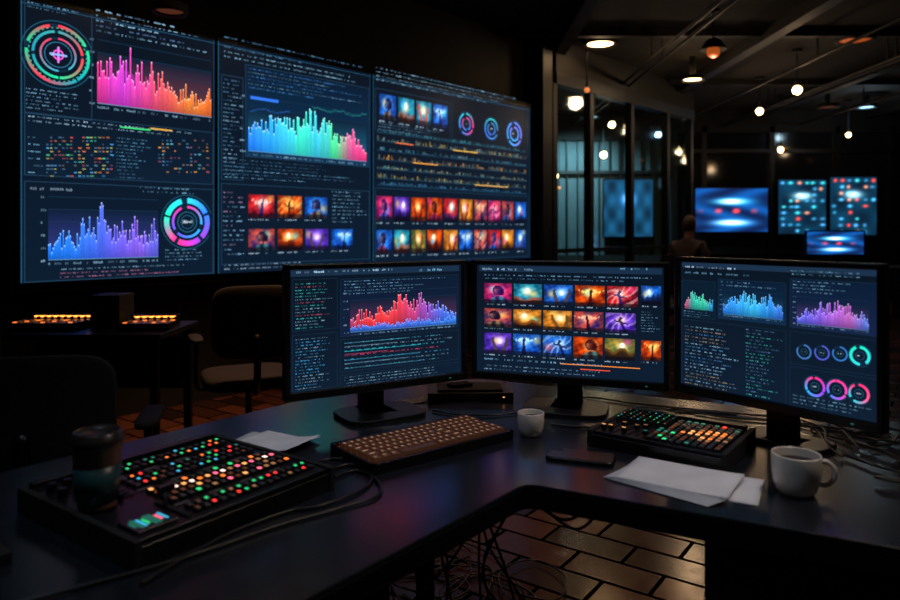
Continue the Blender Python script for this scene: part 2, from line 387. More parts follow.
# ceiling structure
b = B()
for x in (-3.2, -.9, 1.3, 3.5, 5.7, 7.8):
    b.box((x, 5.3, 3.43), (.08, 15.6, .14), M_blackm); b.box((x, 5.3, 3.355), (.14, 15.6, .012), M_track)
for y in (2.5, 5.2, 7.8, 10.4):
    b.box((1.6, y, 3.46), (14.2, .1, .08), M_blackm)
b.obj('ceiling_beams')
b = B()
for x, z in ((2.3, 3.22), (2.42, 3.22), (4.2, 3.24), (5.0, 3.2), (5.1, 3.2), (6.5, 3.24)):
    b.cyl((x, 1.0, z), (x, 13.0, z), .018, .018, M_track, 12)
    for y in range(2, 13, 3): b.box((x, y, (z+H)/2), (.012, .02, H-z), M_track)
b.obj('ceiling_conduit')

# lamps
def plight(n, p, e, col=(1, .68, .4), rad=.06, spot=None, tgt=None):
    l = bpy.data.lights.new(n, 'SPOT' if spot else 'POINT'); l.energy = e; l.color = col; l.shadow_soft_size = rad
    if spot: l.spot_size = math.radians(spot); l.spot_blend = .7
    o = bpy.data.objects.new(n, l); o.location = p; scene.collection.objects.link(o)
    if tgt: o.rotation_euler = (Vector(tgt)-Vector(p)).to_track_quat('-Z', 'Y').to_euler()
    return o
def pendant(p, r=.05, shade=True, m=M_bulb, light=0, name='pendant_lamp'):
    b = B(); x, y, z = p
    b.cyl((0, 0, H-z), (0, 0, H-z-.03), .06, .06, M_blackm, 16)
    b.cyl((0, 0, .06+r), (0, 0, H-z), .007, .007, M_blackm, 8)
    b.sup((0, 0, 0), (r*2, r*2, r*2), m, e=1, nu=20, nv=12)
    if shade: b.lathe([(r*.7, r*2.0), (r*1.1, r*1.7), (r*2.0, r*.4), (r*2.1, r*.2), (r*1.9, r*.35), (r*.7, r*1.6)], M_blackm, n=28)
    else: b.cyl((0, 0, r*.7), (0, 0, r+.07), r*.5, r*.35, M_blackm, 12)
    b.obj(name, p)
    if light: plight(name+'_light', (x, y, z-r*1.6), light)
def downlight(p, r=.12, m=M_bulb, name='ceiling_downlight'):
    b = B(); x, y, z = p
    b.lathe([(r, 0), (r*1.25, -.01), (r*1.3, .0), (r*1.3, .05), (r*.8, .06)], M_blackm, n=32)
    b.cyl((0, 0, .012), (0, 0, .02), r, r, m, 32)
    b.cyl((0, 0, .05), (0, 0, H-z), .04, .04, M_blackm, 12)
    b.obj(name, p)
pendant((4.29, 8.65, 3.0), .055, light=8, shade=False)
pendant((4.51, 10.2, 3.0), .05, light=6, shade=False)
pendant((2.67, 7.1, 3.08), .065, m=M_bulbo, light=5)
pendant((2.66, 11.5, 3.0), .055, shade=False)
pendant((2.72, 12.4, 2.6), .06, shade=False, light=6)
pendant((1.566, 8.0, 2.87), .03, shade=False, m=M_bulbdim)
pendant((5.48, 11.6, 2.6), .045, shade=False, light=5)
pendant((6.83, 12.0, 2.9), .04, shade=False, light=4)
pendant((1.92, 12.7, 2.25), .045, shade=False)
pendant((1.95, 12.5, 2.02), .03, shade=False, m=M_bulbdim)
pendant((7.6, 11.5, 2.75), .03, shade=False, m=M_bulbdim)
downlight((1.75, 8.16, 3.43), .15)
downlight((3.12, 9.0, 3.2), .11)
downlight((4.6, 7.95, 3.42), .16, M_bulbo)
downlight((6.1, 11.3, 3.25), .13, M_bulbvd)
downlight((-1.80, 4.50, 2.67), .085, M_bulbvd)  # glowing disc added to stand for a reflection; no real lamp here
plight('downlight_glow', (1.75, 8.16, 3.36), 4)
plight('downlight_glow', (3.12, 9.0, 3.12), 14, rad=.1)

# downlights above the desk and the aisle, one an added cool fill
downlight((1.35, 1.35, 3.25), .12)
plight('desk_spot', (1.35, 1.35, 3.2), 64, (1, .86, .76), .08, 62, (.6, 1.5, .75))
downlight((-.75, .9, 3.25), .12, M_fillbulb)
plight('desk_spot', (-.75, .9, 3.2), 34, (.62, .78, 1), .1, 66, (-.2, 1.25, .75))  # cool fill and its fixture added for a bluish sheen on the desk
downlight((-.9, 4.0, 3.2), .12)
plight('aisle_spot', (-.9, 4.0, 3.15), 260, (1, .48, .22), .1, 42, (-1.3, 4.45, 0))
downlight((.6, 4.7, 3.2), .12)
plight('aisle_spot', (.6, 4.7, 3.15), 55, (1, .50, .26), .05, 60, (.4, 3.4, 0))
# cool fill lights added to brighten the back wall, in made-up fixtures
downlight((2.4, 12.0, 3.2), .14, M_fillbulb)
plight('glazed_room_light', (2.4, 11.9, 3.1), 330, (.5, .85, .92), .08, 120, (2.4, 13.1, 1.2))
downlight((6.9, 11.6, 3.3), .12, M_fillbulb)
plight('glazed_room_light', (6.9, 11.6, 3.2), 8, (.5, .75, .9), .05)

# ------------------------------------------------------------------ video wall
M_scr = screen_mat('dashboard_screen', 1.6)
zt, zb = 2.66, .95
root = bpy.data.objects.new('video_wall', None); scene.collection.objects.link(root); root.location = (VA[0], VA[1], 0); root.rotation_euler = (0, 0, va)
S = Scr(VA, VB, lz=.0012, off=.001)
def sx(x): return S.mp(x, 200)[0]
cuts = [(0, sx(216)-.012), (sx(216)+.012, sx(371.5)-.012), (sx(371.5)+.012, VW)]
b = B()
b.box((VW/2, .07, (zt+zb)/2), (VW+.10, .12, zt-zb+.12), M_blackm)
for a, c in cuts:
    b.box(((a+c)/2, .008, zt+.012), (c-a, .03, .024), M_black); b.box(((a+c)/2, .008, zb-.012), (c-a, .03, .024), M_black)
b.box((-.012, .008, (zt+zb)/2), (.024, .03, zt-zb+.05), M_black); b.box((VW+.012, .008, (zt+zb)/2), (.024, .03, zt-zb+.05), M_black)
b.obj('bezel_housing', parent=root)
for a, c in cuts:
    S.q(a, zt, c, zb, (8, 15, 24), 0, (10, 22, 36))
    S.q(a, zt-.02, c, zt-.023, (40, 84, 112), 1); S.q(a+.004, zt, a+.009, zb, (26, 76, 100), 1); S.q(c-.009, zt, c-.004, zb, (22, 56, 80), 1)
S.frame(24, 4, 92, 117, l=2)
# P1
S.textblock(96, 22, 212, 46, 5, .45, ((150, 190, 215), (90, 130, 160), (120, 150, 200)), (.5, 1))
S.donut(58, 55, 30, [(220, 50, 70), (40, 200, 140), (30, 150, 160), (220, 60, 80), (40, 180, 130)], th=.09)
S.donut(58, 55, 24, [(60, 150, 150), (220, 60, 70), (50, 200, 140), (40, 130, 150)], th=.1, ticks=False, txt=False)
S.donut(58, 55, 17, [(210, 60, 90), (60, 160, 180)], th=.1, ticks=False, txt=False)
gx, gz = S.mp(58, 55)
for k in range(36):
    r0 = gz-S.mp(58, 55+26)[1]; S.ring(gx, gz, r0*1.0, r0*1.04, k*10, k*10+4, (60, 140, 130), 4)
S.q(gx-.006, gz+.05, gx+.006, gz-.05, (190, 120, 210), 5); S.q(gx-.05, gz+.006, gx+.05, gz-.006, (120, 160, 220), 5)
S.ring(gx, gz, .024, .032, 0, 360, (210, 90, 180), 5)
S.textblock(26, 92, 90, 114, 6, .45)
S.textblock(27, 8, 90, 16, 2, .45)
S.bars(97, 50, 211, 110, 84, [.6, .8, .7, 1, .7, .85, .6, .65, .35, .5, .35, .3, .5], [(235, 60, 150), (225, 70, 220), (255, 80, 150), (255, 100, 90), (255, 140, 60), (255, 120, 50)], dark=.35, jit=.6)
S.frame(24, 122, 213, 180, l=2, fill=(9, 20, 32), fb=(11, 24, 38))
S.textblock(28, 125, 208, 133, 2, .45, ((170, 200, 220),))
for i in range(12):
    v = 137+i*3.5
    for x in range(46, 112, 4):
        if R.random() < .55: S.rect(x, v, x+R.uniform(1.5, 3.6), v+1.2, mix((20, 35, 50), R.choice([(230, 120, 60), (90, 200, 150), (80, 160, 220), (220, 80, 80), (200, 190, 100), (90, 120, 150), (90, 120, 150)]), R.uniform(.3, .85)), 3)
    if i % 2 == 0: S.textblock(28, v, 43, v+3.5, 1, .5)
    if i < 10:
        for x in range(158, 208, 4):
            if R.random() < .5: S.rect(x, v+3, x+R.uniform(1, 3), v+4.2, mix((20, 35, 50), R.choice([(230, 150, 70), (110, 190, 200), (90, 140, 190), (200, 90, 110)]), R.uniform(.25, .8)), 3)
    S.textblock(116, v+2, 152, v+5, 1, .5, ((90, 140, 170),))
S.rect(120, 128, 150, 129.3, (60, 190, 110), 3); S.rect(150, 129, 172, 130.3, (210, 160, 60), 3)
S.frame(24, 185, 213, 278, l=2)
S.textblock(30, 188, 80, 194, 1, .6, ((200, 220, 235),)); S.textblock(140, 188, 205, 196, 2, .5)
S.bars(48, 198, 158, 258, 84, [.25, .35, .5, .35, .8, .6, .95, .55, .7, .45, .65, .4, .55, .7], [(30, 120, 235), (45, 130, 255), (70, 115, 250), (110, 100, 245), (140, 100, 235), (100, 105, 230)], dark=.3, jit=.6)
S.donut(187, 222, 24, [(60, 200, 230), (60, 120, 240), (150, 70, 220), (235, 60, 140), (50, 220, 180)], th=.22)
S.donut(187, 222, 16, [(220, 60, 150), (50, 170, 230), (100, 90, 230)], th=.14, ticks=False)
S.textblock(165, 249, 208, 262, 4, .45); S.textblock(60, 266, 205, 277, 3, .45, ((150, 190, 210), (180, 110, 140)))
# P2
S.textblock(224, 52, 366, 74, 5, .4, ((140, 185, 210), (90, 130, 160)), (.5, 1))
S.frame(221, 76, 243, 180, l=2); S.textblock(223, 80, 242, 178, 24, .45, ((130, 170, 195), (80, 120, 150)))
S.frame(245, 76, 369, 162, l=2, fill=(9, 22, 38), fb=(12, 40, 64))
S.textblock(248, 79, 366, 100, 6, .4, ((70, 130, 190), (120, 165, 190)))
S.rect(250, 98, 278, 101, (50, 100, 190), 4)
S.line(312, 104, 366, 118, [.5, .3, .5, .3, .6], (40, 120, 120), th=.02); S.line(250, 104, 290, 116, [.2, .5, .3, .6], (40, 90, 160), th=.02)
S.bars(248, 105, 366, 156, 96, [.45, .5, .7, .6, .8, .6, 1, .9, .7, .75, .5, .5, .65, .45, .3], [(45, 130, 245), (50, 165, 250), (70, 205, 240), (70, 235, 200), (70, 200, 235), (90, 235, 140), (230, 80, 150), (240, 60, 115)], dark=.3, gap=.15, jit=.45)
S.textblock(224, 164, 366, 184, 6, .4, ((110, 160, 190), (70, 110, 140)))
S.frame(221, 187, 369, 262, l=2)
S.textblock(223, 192, 245, 258, 14, .45, ((150, 120, 150), (120, 160, 190))); S.textblock(332, 192, 367, 225, 9, .45); 
S.thumbs(248, 196, 330, 218, ['red', 'fire', 'ice'], 10, cap=True)
S.thumbs(248, 229, 355, 250, ['dusk', 'fire', 'purple', 'ice'], 22)
S.textblock(224, 262, 366, 269, 2, .45, ((150, 170, 190),))
# P3
S.textblock(376, 84, 527, 98, 4, .42, ((140, 185, 210),), (.6, 1))
S.frame(375, 95, 450, 135, l=2); S.thumbs(379, 100, 449, 124, ['ice', 'teal', 'teal', 'ice'], 32)
S.textblock(378, 128, 446, 136, 3, .42)
S.frame(452, 102, 527, 152, l=2)
for x, v, r, cs in ((466, 124, 11, [(60, 180, 200), (220, 60, 120), (60, 120, 210)]), (491, 129, 10.5, [(50, 180, 180), (60, 120, 170), (70, 110, 210)]), (514, 134, 12, [(90, 130, 230), (130, 120, 230), (60, 160, 220)])):
    S.donut(x, v, r, cs, th=.14); S.donut(x, v, r*.62, cs[1:], th=.2, ticks=False, txt=False)
a, b_, d, e = S.loc(377, 138, 526, 190)
def band(f0, cols, hmax, n=120, dim=1.0):
    z = e+(b_-e)*f0
    for i in range(n):
        x = a+(d-a)*i/n
        if R.random() < .75: S.q(x, z+hmax*R.uniform(.1, 1), x+(d-a)/n*.6, z, mix((16, 30, 42), R.choice(cols), R.uniform(.15, .75)*dim), 3)
    S.q(a, z-.004, d, z-.008, (30, 64, 84), 3)
band(.93, [(80, 150, 160)], .03); band(.78, [(220, 180, 90), (150, 170, 160)], .045); band(.62, [(70, 140, 170), (120, 150, 160)], .03)
band(.46, [(220, 150, 70), (120, 130, 120)], .045); band(.30, [(90, 150, 160), (200, 180, 120)], .03); band(.14, [(200, 170, 90), (120, 140, 130)], .04); band(.02, [(70, 130, 170)], .03)
for f, x0, x1, c in ((.80, .45, .62, (255, 200, 90)), (.80, .1, .2, (240, 120, 60)), (.48, .2, .35, (255, 170, 80)), (.16, .6, .85, (240, 190, 110))): S.q(a+(d-a)*x0, e+(b_-e)*f-.012, a+(d-a)*x1, e+(b_-e)*f-.018, c, 4)
S.frame(375, 192, 528, 260, l=2)
S.thumbs(376, 197, 427, 221, ['pink', 'purple', 'fire'], 42); S.thumbs(427, 200, 527, 222, ['fire', 'red', 'gold', 'dusk', 'pink', 'dusk', 'ice'], 52, nx=13, ny=12)
S.thumbs(376, 230, 427, 253, ['ice', 'teal', 'green'], 62); S.thumbs(427, 230, 527, 251, ['fire', 'gold', 'ice', 'dusk', 'red', 'gold', 'ice'], 73, nx=13, ny=12)
o = S.obj('dashboard_display', M_scr, root)

# ------------------------------------------------------------------ monitors
M_mon = screen_mat('monitor_screen', 1.5)
def monitor(P0, P1, zt, zb, base_off, draw, base=(.24, .18)):
    ang = math.atan2(P1[1]-P0[1], P1[0]-P0[0]); W = math.hypot(P1[0]-P0[0], P1[1]-P0[1]); cx = W/2
    root = bpy.data.objects.new('computer_monitor', None); scene.collection.objects.link(root)
    root.location = (P0[0], P0[1], 0); root.rotation_euler = (0, 0, ang)
    b = B(); zc = (zt+zb)/2; h = zt-zb; bz = .014
    b.box((cx, .016, zc), (W, .022, h), M_black)
    b.box((cx, .0, zt-bz/2), (W, .012, bz), M_black); b.box((cx, .0, zb+bz*.8), (W, .012, bz*1.6), M_black)
    b.box((bz/2, .0, zc), (bz, .012, h), M_black); b.box((W-bz/2, .0, zc), (bz, .012, h), M_black)
    b.box((cx, .04, zc), (W*.62, .035, h*.6), M_black)
    b.obj('bezel', parent=root, bevel=.003)
    b = B()
    b.box((cx, .06, zc-.03), (.12, .03, .12), M_black)
    by = base_off
    b.box((cx, .075, (zc+.76)/2-.005), (.075, .022, zc-.76), M_dmetal)
    b.box((cx, (by+.075)/2, .757), (.09, abs(by-.075)+.06, .01), M_black)
    b.obj('neck', parent=root, bevel=.003)
    b = B(); bw, bd = base
    pts = []
    for i in range(28):
        a = 2*math.pi*i/28; pts.append((cx+math.copysign(abs(math.cos(a))**.45, math.cos(a))*bw/2, by+math.copysign(abs(math.sin(a))**.45, math.sin(a))*bd/2))
    b.prism(pts, .7505, .762, M_black); b.obj('base', parent=root, bevel=.003)
    b = B(); b.box((W-.06, -.0068, zb+.011), (.006, .001, .0015), E['teal']); b.obj('power_led', parent=root)
    s = Scr(P0, P1, lz=.00015, off=-.0048)
    s.q(bz, zt-bz, W-bz, zb+bz*1.6, (8, 16, 26), 0, (11, 23, 37)); draw(s); s.obj('display', M_mon, root)
    return root
def drawL(s):
    s.rect(291, 268, 460, 274, (22, 38, 56), 1); s.textblock(294, 270, 400, 274, 1, .7, ((170, 200, 220),)); s.textblock(420, 268.5, 457, 273, 1, .7)
    s.frame(293, 279, 338, 330, l=2); s.textblock(296, 283, 336, 330, 15, .45, ((140, 180, 200), (70, 190, 180), (200, 90, 110)), (.5, .95))
    s.frame(293, 334, 338, 390, l=2); s.textblock(296, 338, 336, 390, 17, .45, ((140, 180, 200), (80, 170, 220)), (.5, .95))
    s.frame(341, 277, 459, 332, l=2, fill=(9, 21, 36), fb=(16, 26, 48))
    s.textblock(345, 279, 455, 294, 5, .42, ((120, 165, 195),), (.5, 1))
    s.bars(351, 290, 457, 328, 96, [.35, .5, .55, .45, .7, .6, .8, .9, .7, .85, .6, .7, .5, .4, .3], [(170, 60, 100), (230, 55, 60), (240, 60, 60), (230, 60, 75), (200, 65, 130), (140, 80, 190), (70, 110, 225), (60, 110, 220)], dark=.5, gap=.2, jit=.45)
    s.bars(351, 316, 457, 328, 80, [.4, .6, .5, .8, .5, .7], [(50, 110, 210), (80, 120, 235), (50, 130, 230)], l=5, grid=False, gap=.3)
    s.frame(341, 335, 459, 366, l=2)
    for v, c in ((338, (90, 170, 190)), (342, (120, 150, 170)), (345.5, (60, 190, 200)), (350, (210, 70, 105)), (354, (70, 160, 190)), (358, (110, 150, 170)), (362, (80, 140, 160))):
        s.textblock(345, v, 455, v+4, 1, .4, (c,), (.7, 1)); s.rect(345, v+2.6, 345+R.uniform(40, 108), v+3.0, mix(c, (20, 40, 60), .35), 2)
    s.frame(341, 369, 459, 386, l=2); s.textblock(345, 371, 455, 388, 6, .42, ((130, 170, 190), (80, 120, 160)), (.6, 1))
def drawC(s):
    s.rect(479, 267, 662, 273, (22, 38, 56), 1); s.textblock(482, 268.5, 560, 273, 1, .7, ((170, 200, 220),)); s.textblock(620, 268, 660, 272, 1, .7)
    s.textblock(484, 276, 655, 283, 2, .5, ((110, 150, 180),))
    g = dict(gap=.07, nx=34, ny=22)
    s.thumbs(484, 285, 640, 305, ['pink', 'teal', 'ice', 'fire', 'red'], 102, **g)
    s.thumbs(484, 311, 638, 330, ['dusk', 'gold', 'gold', 'dusk', 'purple'], 112, **g)
    s.thumbs(484, 336, 637, 357, ['purple', 'ice', 'ice', 'fire', 'green'], 124, **g)
    s.thumbs(641, 286, 661, 305, ['ice'], 133, gap=0, nx=20); s.textblock(641, 312, 661, 334, 8, .45); s.thumbs(641, 341, 661, 361, ['fire'], 140, gap=0, nx=20)
    s.textblock(484, 363, 655, 368, 1, .5, ((120, 160, 190),)); s.rect(560, 366, 640, 366.8, (220, 130, 60), 3); s.rect(580, 370, 610, 370.8, (210, 80, 60), 3)
    s.textblock(484, 370, 655, 381, 3, .45, ((120, 150, 175),))
def drawR(s):
    s.rect(681, 266, 880, 272, (24, 40, 58), 1); s.textblock(684, 267.5, 760, 271, 1, .7, ((190, 210, 230),)); s.textblock(835, 264, 876, 268, 1, .7)
    s.textblock(684, 274, 780, 279, 1, .5); s.textblock(790, 272, 872, 279, 2, .45)
    s.frame(681, 281, 714, 318, l=2, fill=(9, 23, 36)); s.bars(684, 286, 712, 310, 34, [.3, .5, .9, .6, .8, .4, .5], [(210, 80, 120), (60, 205, 180), (70, 215, 170), (50, 150, 210)], grid=False)
    s.textblock(683, 312, 712, 319, 3, .45)
    s.frame(717, 281, 785, 322, l=2, fill=(9, 23, 40), fb=(12, 34, 56)); s.textblock(720, 283, 780, 290, 2, .45)
    s.bars(722, 292, 782, 317, 64, [.4, .5, .8, .7, 1, .8, .9, .7, .8, .95, .6, .5], [(40, 120, 215), (55, 160, 240), (65, 190, 240), (50, 150, 230), (60, 110, 210)], gap=.15)
    s.frame(789, 281, 876, 332, l=2, fill=(9, 23, 40), fb=(18, 28, 54)); s.textblock(792, 283, 872, 297, 4, .42)
    s.bars(796, 299, 868, 327, 72, [.3, .4, .6, .5, .9, .7, .8, 1, .7, .85, .5, .6, .4], [(90, 100, 225), (120, 95, 225), (170, 100, 215), (190, 100, 185), (80, 120, 215)], gap=.15)
    s.frame(681, 325, 785, 402, l=2)
    s.textblock(684, 329, 740, 401, 21, .45, ((140, 180, 205), (80, 140, 190), (170, 150, 120)), (.6, 1)); s.textblock(745, 331, 782, 404, 21, .45, ((90, 130, 165), (70, 180, 170)), (.4, 1))
    s.frame(789, 336, 876, 370, l=2); s.frame(789, 373, 876, 414, l=2)
    for x, v, c in ((803, 352, [(60, 100, 150)]), (821, 353, [(70, 80, 170)]), (839, 354, [(50, 100, 160)])): s.donut(x, v, 7.5, c, th=.2, ticks=False)
    s.donut(859, 356, 10, [(40, 200, 175), (60, 190, 200)], th=.28)
    s.donut(814, 387, 10, [(225, 50, 120), (150, 70, 220), (50, 160, 225)], th=.22); s.donut(836, 390, 10, [(225, 60, 130), (210, 70, 170), (80, 120, 225)], th=.22); s.donut(858, 394, 10, [(225, 50, 110), (230, 90, 140), (50, 190, 205)], th=.22)
    s.textblock(792, 402, 872, 413, 3, .45); s.textblock(684, 406, 870, 415, 2, .45)
monitor((-.427, 1.811), (.048, 2.10), 1.18, .823, .015, drawL)
monitor((.067, 2.12), (.606, 1.937), 1.18, .823, -.01, drawC)
monitor((.595, 1.85), (.900, 1.45), 1.2, .845, .10, drawR, base=(.2, .12))

# ------------------------------------------------------------------ desk
I = Vector((.156, 1.436)); d1 = Vector((.8926, -.4509)); n1 = Vector((.4509, .8926)); d2 = Vector((-.623, -.782)); n2 = Vector((-.782, .623))
def P(a, bb, d, n): q = I+d*a+n*bb; return (q.x, q.y)
inner = []
for k in range(7):
    t = k/6; p0 = I+d2*.03; p2 = I+d1*.03; q = p0*(1-t)**2+I*2*t*(1-t)+p2*t*t; inner.append((q.x, q.y))
top = inner+[P(1.95, 0, d1, n1), P(1.95, .9, d1, n1), (.106, 2.45), (-.293, 2.347), P(1.3, .92, d2, n2), P(1.3, 0, d2, n2)]
b = B(); b.prism(top, .742, .75, M_desk); b.prism(top, .70, .742, M_desk_edge)
def slab(a0, a1, b0, b1, d, n, z0, z1, m):
    b.prism([P(a0, b0, d, n), P(a1, b0, d, n), P(a1, b1, d, n), P(a0, b1, d, n)] if d is d1 else [P(a1, b0, d, n), P(a0, b0, d, n), P(a0, b1, d, n), P(a1, b1, d, n)], z0, z1, m)
slab(.34, 1.1, .05, .8, d1, n1, 0, .70, M_desk_edge)
for k in range(3): slab(.36, .70, .042, .05, d1, n1, .04+k*.22, .24+k*.22, M_black)
slab(1.75, 1.8, .05, .85, d1, n1, 0, .70, M_desk_edge)
slab(.34, .40, .06, .85, d2, n2, 0, .70, M_desk_edge)
slab(1.2, 1.25, .06, .85, d2, n2, 0, .70, M_desk_edge)
b.box((-.08, 2.28, .35), (.06, .06, .70), M_dmetal)
b.obj('corner_desk', bevel=.003)

# ------------------------------------------------------------------ keyboard
def keyboard(name, loc, rz, w=.40, d=.17):
    b = B(); z = 0
    b.box((0, 0, .009), (w, d, .018), M_black); b.box((0, .0, .0186), (w-.024, d-.03, .001), M_keyglow)
    for s_ in (-1, 1):
        b.box((s_*(w/2-.004), 0, .020), (.008, d, .006), M_black)
    b.box((0, -d/2+.005, .020), (w, .010, .006), M_black)
    b.box((0, d/2-.008, .022), (w, .014, .010), M_black)
    rows = 6; n = 21; kw = (w-.024)/n; kd = (d-.034)/rows
    for r in range(rows):
        y = -d/2+.014+kd*(r+.5); x = -w/2+.012; i = 0
        while x < w/2-.014:
            k = 1
            if r == 0 and i in (3,): k = 6
            elif r == 0 and i < 3: k = 1.3
            elif r in (1, 2, 3) and i in (0, 12): k = 1.5+.25*(3-r) if i == 0 else 2
            k = min(k, (w/2-.012-x)/kw)
            if k < .5: break
            b.box((x+kw*k/2, y, .0245), (kw*k-.0020, kd-.0026, .010), M_key, taper=.86)
            if k <= 1.4:
                b.box((x+kw*k*.42, y+kd*.12, .0297), (kw*.10, kd*.26, .0004), M_keyleg); b.box((x+kw*k*.54, y+kd*.03, .0297), (kw*.14, kd*.08, .0004), M_keyleg)
            elif k <= 2.4: b.box((x+kw*k/2, y+kd*.08, .0297), (kw*.7, kd*.10, .0004), M_keyleg)
            x += kw*k; i += 1
    return b.obj(name, loc, rz, bevel=.0008, seg=1)
keyboard('keyboard', (-.060, 1.678, .7505), math.radians(39), .41, .185)

# ------------------------------------------------------------------ control consoles
def console(name, loc, rz, w, d, h, left):
    b = B()
    b.box((0, 0, h/2-.004), (w, d, h-.008), M_black); b.box((0, 0, h-.003), (w-.016, d-.016, .006), M_panel)
    for s_ in (-1, 1): b.box((s_*(w/2-.004), 0, h*.5+.002), (.012, d+.006, h+.003), M_blackm)
    b.box((0, d/2-.012, h+.004), (w-.03, .016, .012), M_black)
    r = random.Random(5 if left else 9)
    if left:
        cols = 16; rows = 14; x0 = -.085; y0 = -d/2+.025; cw = (w/2-.02-x0)/cols; ch = (d-.06)/rows
        for j in range(rows):
            for i in range(cols):
                x = x0+(i+.5)*cw; y = y0+(j+.5)*ch
                if j in (2, 7, 11): 
                    if i % 4 == 0: b.box((x, y, h+.002), (cw*1.6, ch*.2, .002), E['dim'])
                    elif i % 4 == 2 and j != 2: b.cyl((x, y, h), (x, y, h+.012), cw*.34, cw*.28, M_blackm, 12)
                    continue
                if j == 5: m = r.choice([E['white'], E['pink'], E['amber'], E['pink'], E['tan'], E['orange']])
                elif j in (3, 4, 6): m = r.choice([E['amber'], E['orange'], E['tan'], E['dim'], E['dimo'], E['dim'], E['pink'], E['dim'], E['green'], E['dimo']])
                elif j > 7: m = r.choice([E['red'], E['dimo'], E['green'], E['dim'], E['dim'], E['cyan'], E['orange'], E['teal'], E['dim'], E['dim'], E['dim'], E['dim']])
                else: m = r.choice([E['red'], E['tan'], E['green'], E['dim'], E['dimo'], E['dim'], E['dim'], E['dim']])
                b.box((x, y, h+.003), (cw*.66, ch*.62, .006), M_black)
                sz_ = .40 if j in (3, 4, 5, 6) else .28
                b.box((x, y, h+.0066), (cw*sz_, ch*sz_, .0016), m)
        b.box((-w/2+.055, -d/2+.055, h+.002), (.07, .06, .006), M_black)
        for k in range(8): b.box((-w/2+.028+k*.0075, -d/2+.055, h+.0054), (.004, .046*r.uniform(.4, 1), .001), [E['teal'], E['teal'], E['cyan'], E['green'], E['teal'], E['teal'], E['pink'], E['cyan']][k])
        for k in range(3):
            for yy in (.06, .10): b.cyl((-w/2+.03+k*.028, d/2-yy, h), (-w/2+.03+k*.028, d/2-yy, h+.016), .009, .008, M_dmetal, 16)
        b.box((-.1, -.12, h+.002), (.008, .1, .004), M_blackm); b.cyl((-.1, -.10, h), (-.1, -.10, h+.03), .004, .004, M_chrome, 10); b.box((-.1, -.10, h+.034), (.03, .012, .012), M_black)
        for k in range(5):
            b.box((-.115, .0+k*.016, h+.0015), (.03, .003, .002), M_blackm); b.box((-.125+.005*(k % 3), .0+k*.016, h+.006), (.008, .008, .009), M_dmetal)
    else:
        cols = 17; rows = 10; cw = (w-.03)/cols; ch = (d-.05)/rows
        for j in range(rows):
            for i in range(cols):
                x = -w/2+.015+(i+.5)*cw; y = -d/2+.015+(j+.5)*ch
                if i < 8 and j > 4:
                    b.cyl((x, y, h), (x, y, h+.013), cw*.34, cw*.28, M_blackm, 14); b.box((x, y+cw*.1, h+.0134), (.002, cw*.34, .001), r.choice([E['green'], E['tan'], E['cyan'], E['dim'], E['teal'], E['dim']]))
                elif i < 7:
                    if j == 2:
                        b.box((x, y, h+.001), (.003, ch*4, .003), M_blackm); yy = y+r.uniform(-1.4, 1.4)*ch; b.box((x, yy, h+.007), (cw*.6, .012, .01), M_dmetal); b.box((x, yy, h+.0125), (cw*.6, .002, .001), r.choice([E['tan'], E['amber'], E['teal']]))
                else:
                    m = r.choice([E['dim'], E['dimo'], E['dim'], E['dim'], E['teal'], E['dim']])
                    if i > 9 and 1 < j < 7: m = r.choice([E['amber'], E['tan'], E['dimo'], E['tan'], E['dimo'], E['dim'], E['orange']])
                    elif r.random() < .08: m = r.choice([E['red'], E['cyan'], E['green']])
                    b.box((x, y, h+.003), (cw*.78, ch*.74, .006), M_black); b.box((x, y, h+.0066), (cw*.5, ch*.46, .0016), m)
    return b.obj(name, loc, rz, bevel=.001, seg=1)
console('switcher_console', (-.513, 1.345, .7505), math.radians(54.5), .42, .385, .042, True)
console('mixing_console', (.535, 1.69, .7505), math.radians(-36.9), .32, .245, .036, False)

# ------------------------------------------------------------------ mugs, cup
def mug(name, loc, r, h, rz, bowl=True):
    b = B(); w = .0035
    prof = [(0, .002), (r*.55, .002), (r*.58, 0), (r*.66, .0), (r*.80, h*.10), (r*.93, h*.32), (r*.985, h*.6), (r, h*.97), (r-.001, h), (r-w+.0008, h), (r-w, h*.97), (r*.95-w, h*.5), (r*.85-w, h*.25), (r*.6, h*.1), (0, h*.09)]
    b.lathe(prof, M_ceramic, n=56)
    b.lathe([(0, h*.78), (r*.95-w*.4, h*.78)], M_coffee, n=40)
    P_ = catmull([(r*.93, 0, h*.82), (r*1.2, 0, h*.84), (r*1.48, 0, h*.66), (r*1.45, 0, h*.42), (r*1.2, 0, h*.26), (r*.88, 0, h*.26)], 6)
    b.tube(P_, .0048, M_ceramic, 12)
    return b.obj(name, loc, rz)
mug('coffee_mug', (.685, 1.385, .7505), .046, .078, math.radians(-15))
mug('coffee_mug', (.205, 1.775, .7505), .034, .058, math.radians(60))
b = B()
b.lathe([(0, .002), (.027, .002), (.0275, 0), (.029, 0), (.030, .004), (.040, .112), (.0415, .114), (.040, .116)], M_cup, n=48)
b.lathe([(.0318, .014), (.0332, .014), (.0385, .075), (.037, .075)], M_cupteal, n=48)
b.lathe([(.0405, .110), (.0435, .112), (.0435, .119), (.041, .122), (.039, .130), (.036, .132), (.034, .127), (0, .126)], M_lid, n=48)
b.cyl((.02, .01, .126), (.02, .01, .1275), .004, .004, M_blackm, 12)
b.obj('takeaway_coffee_cup', (-.607, 1.205, .794))

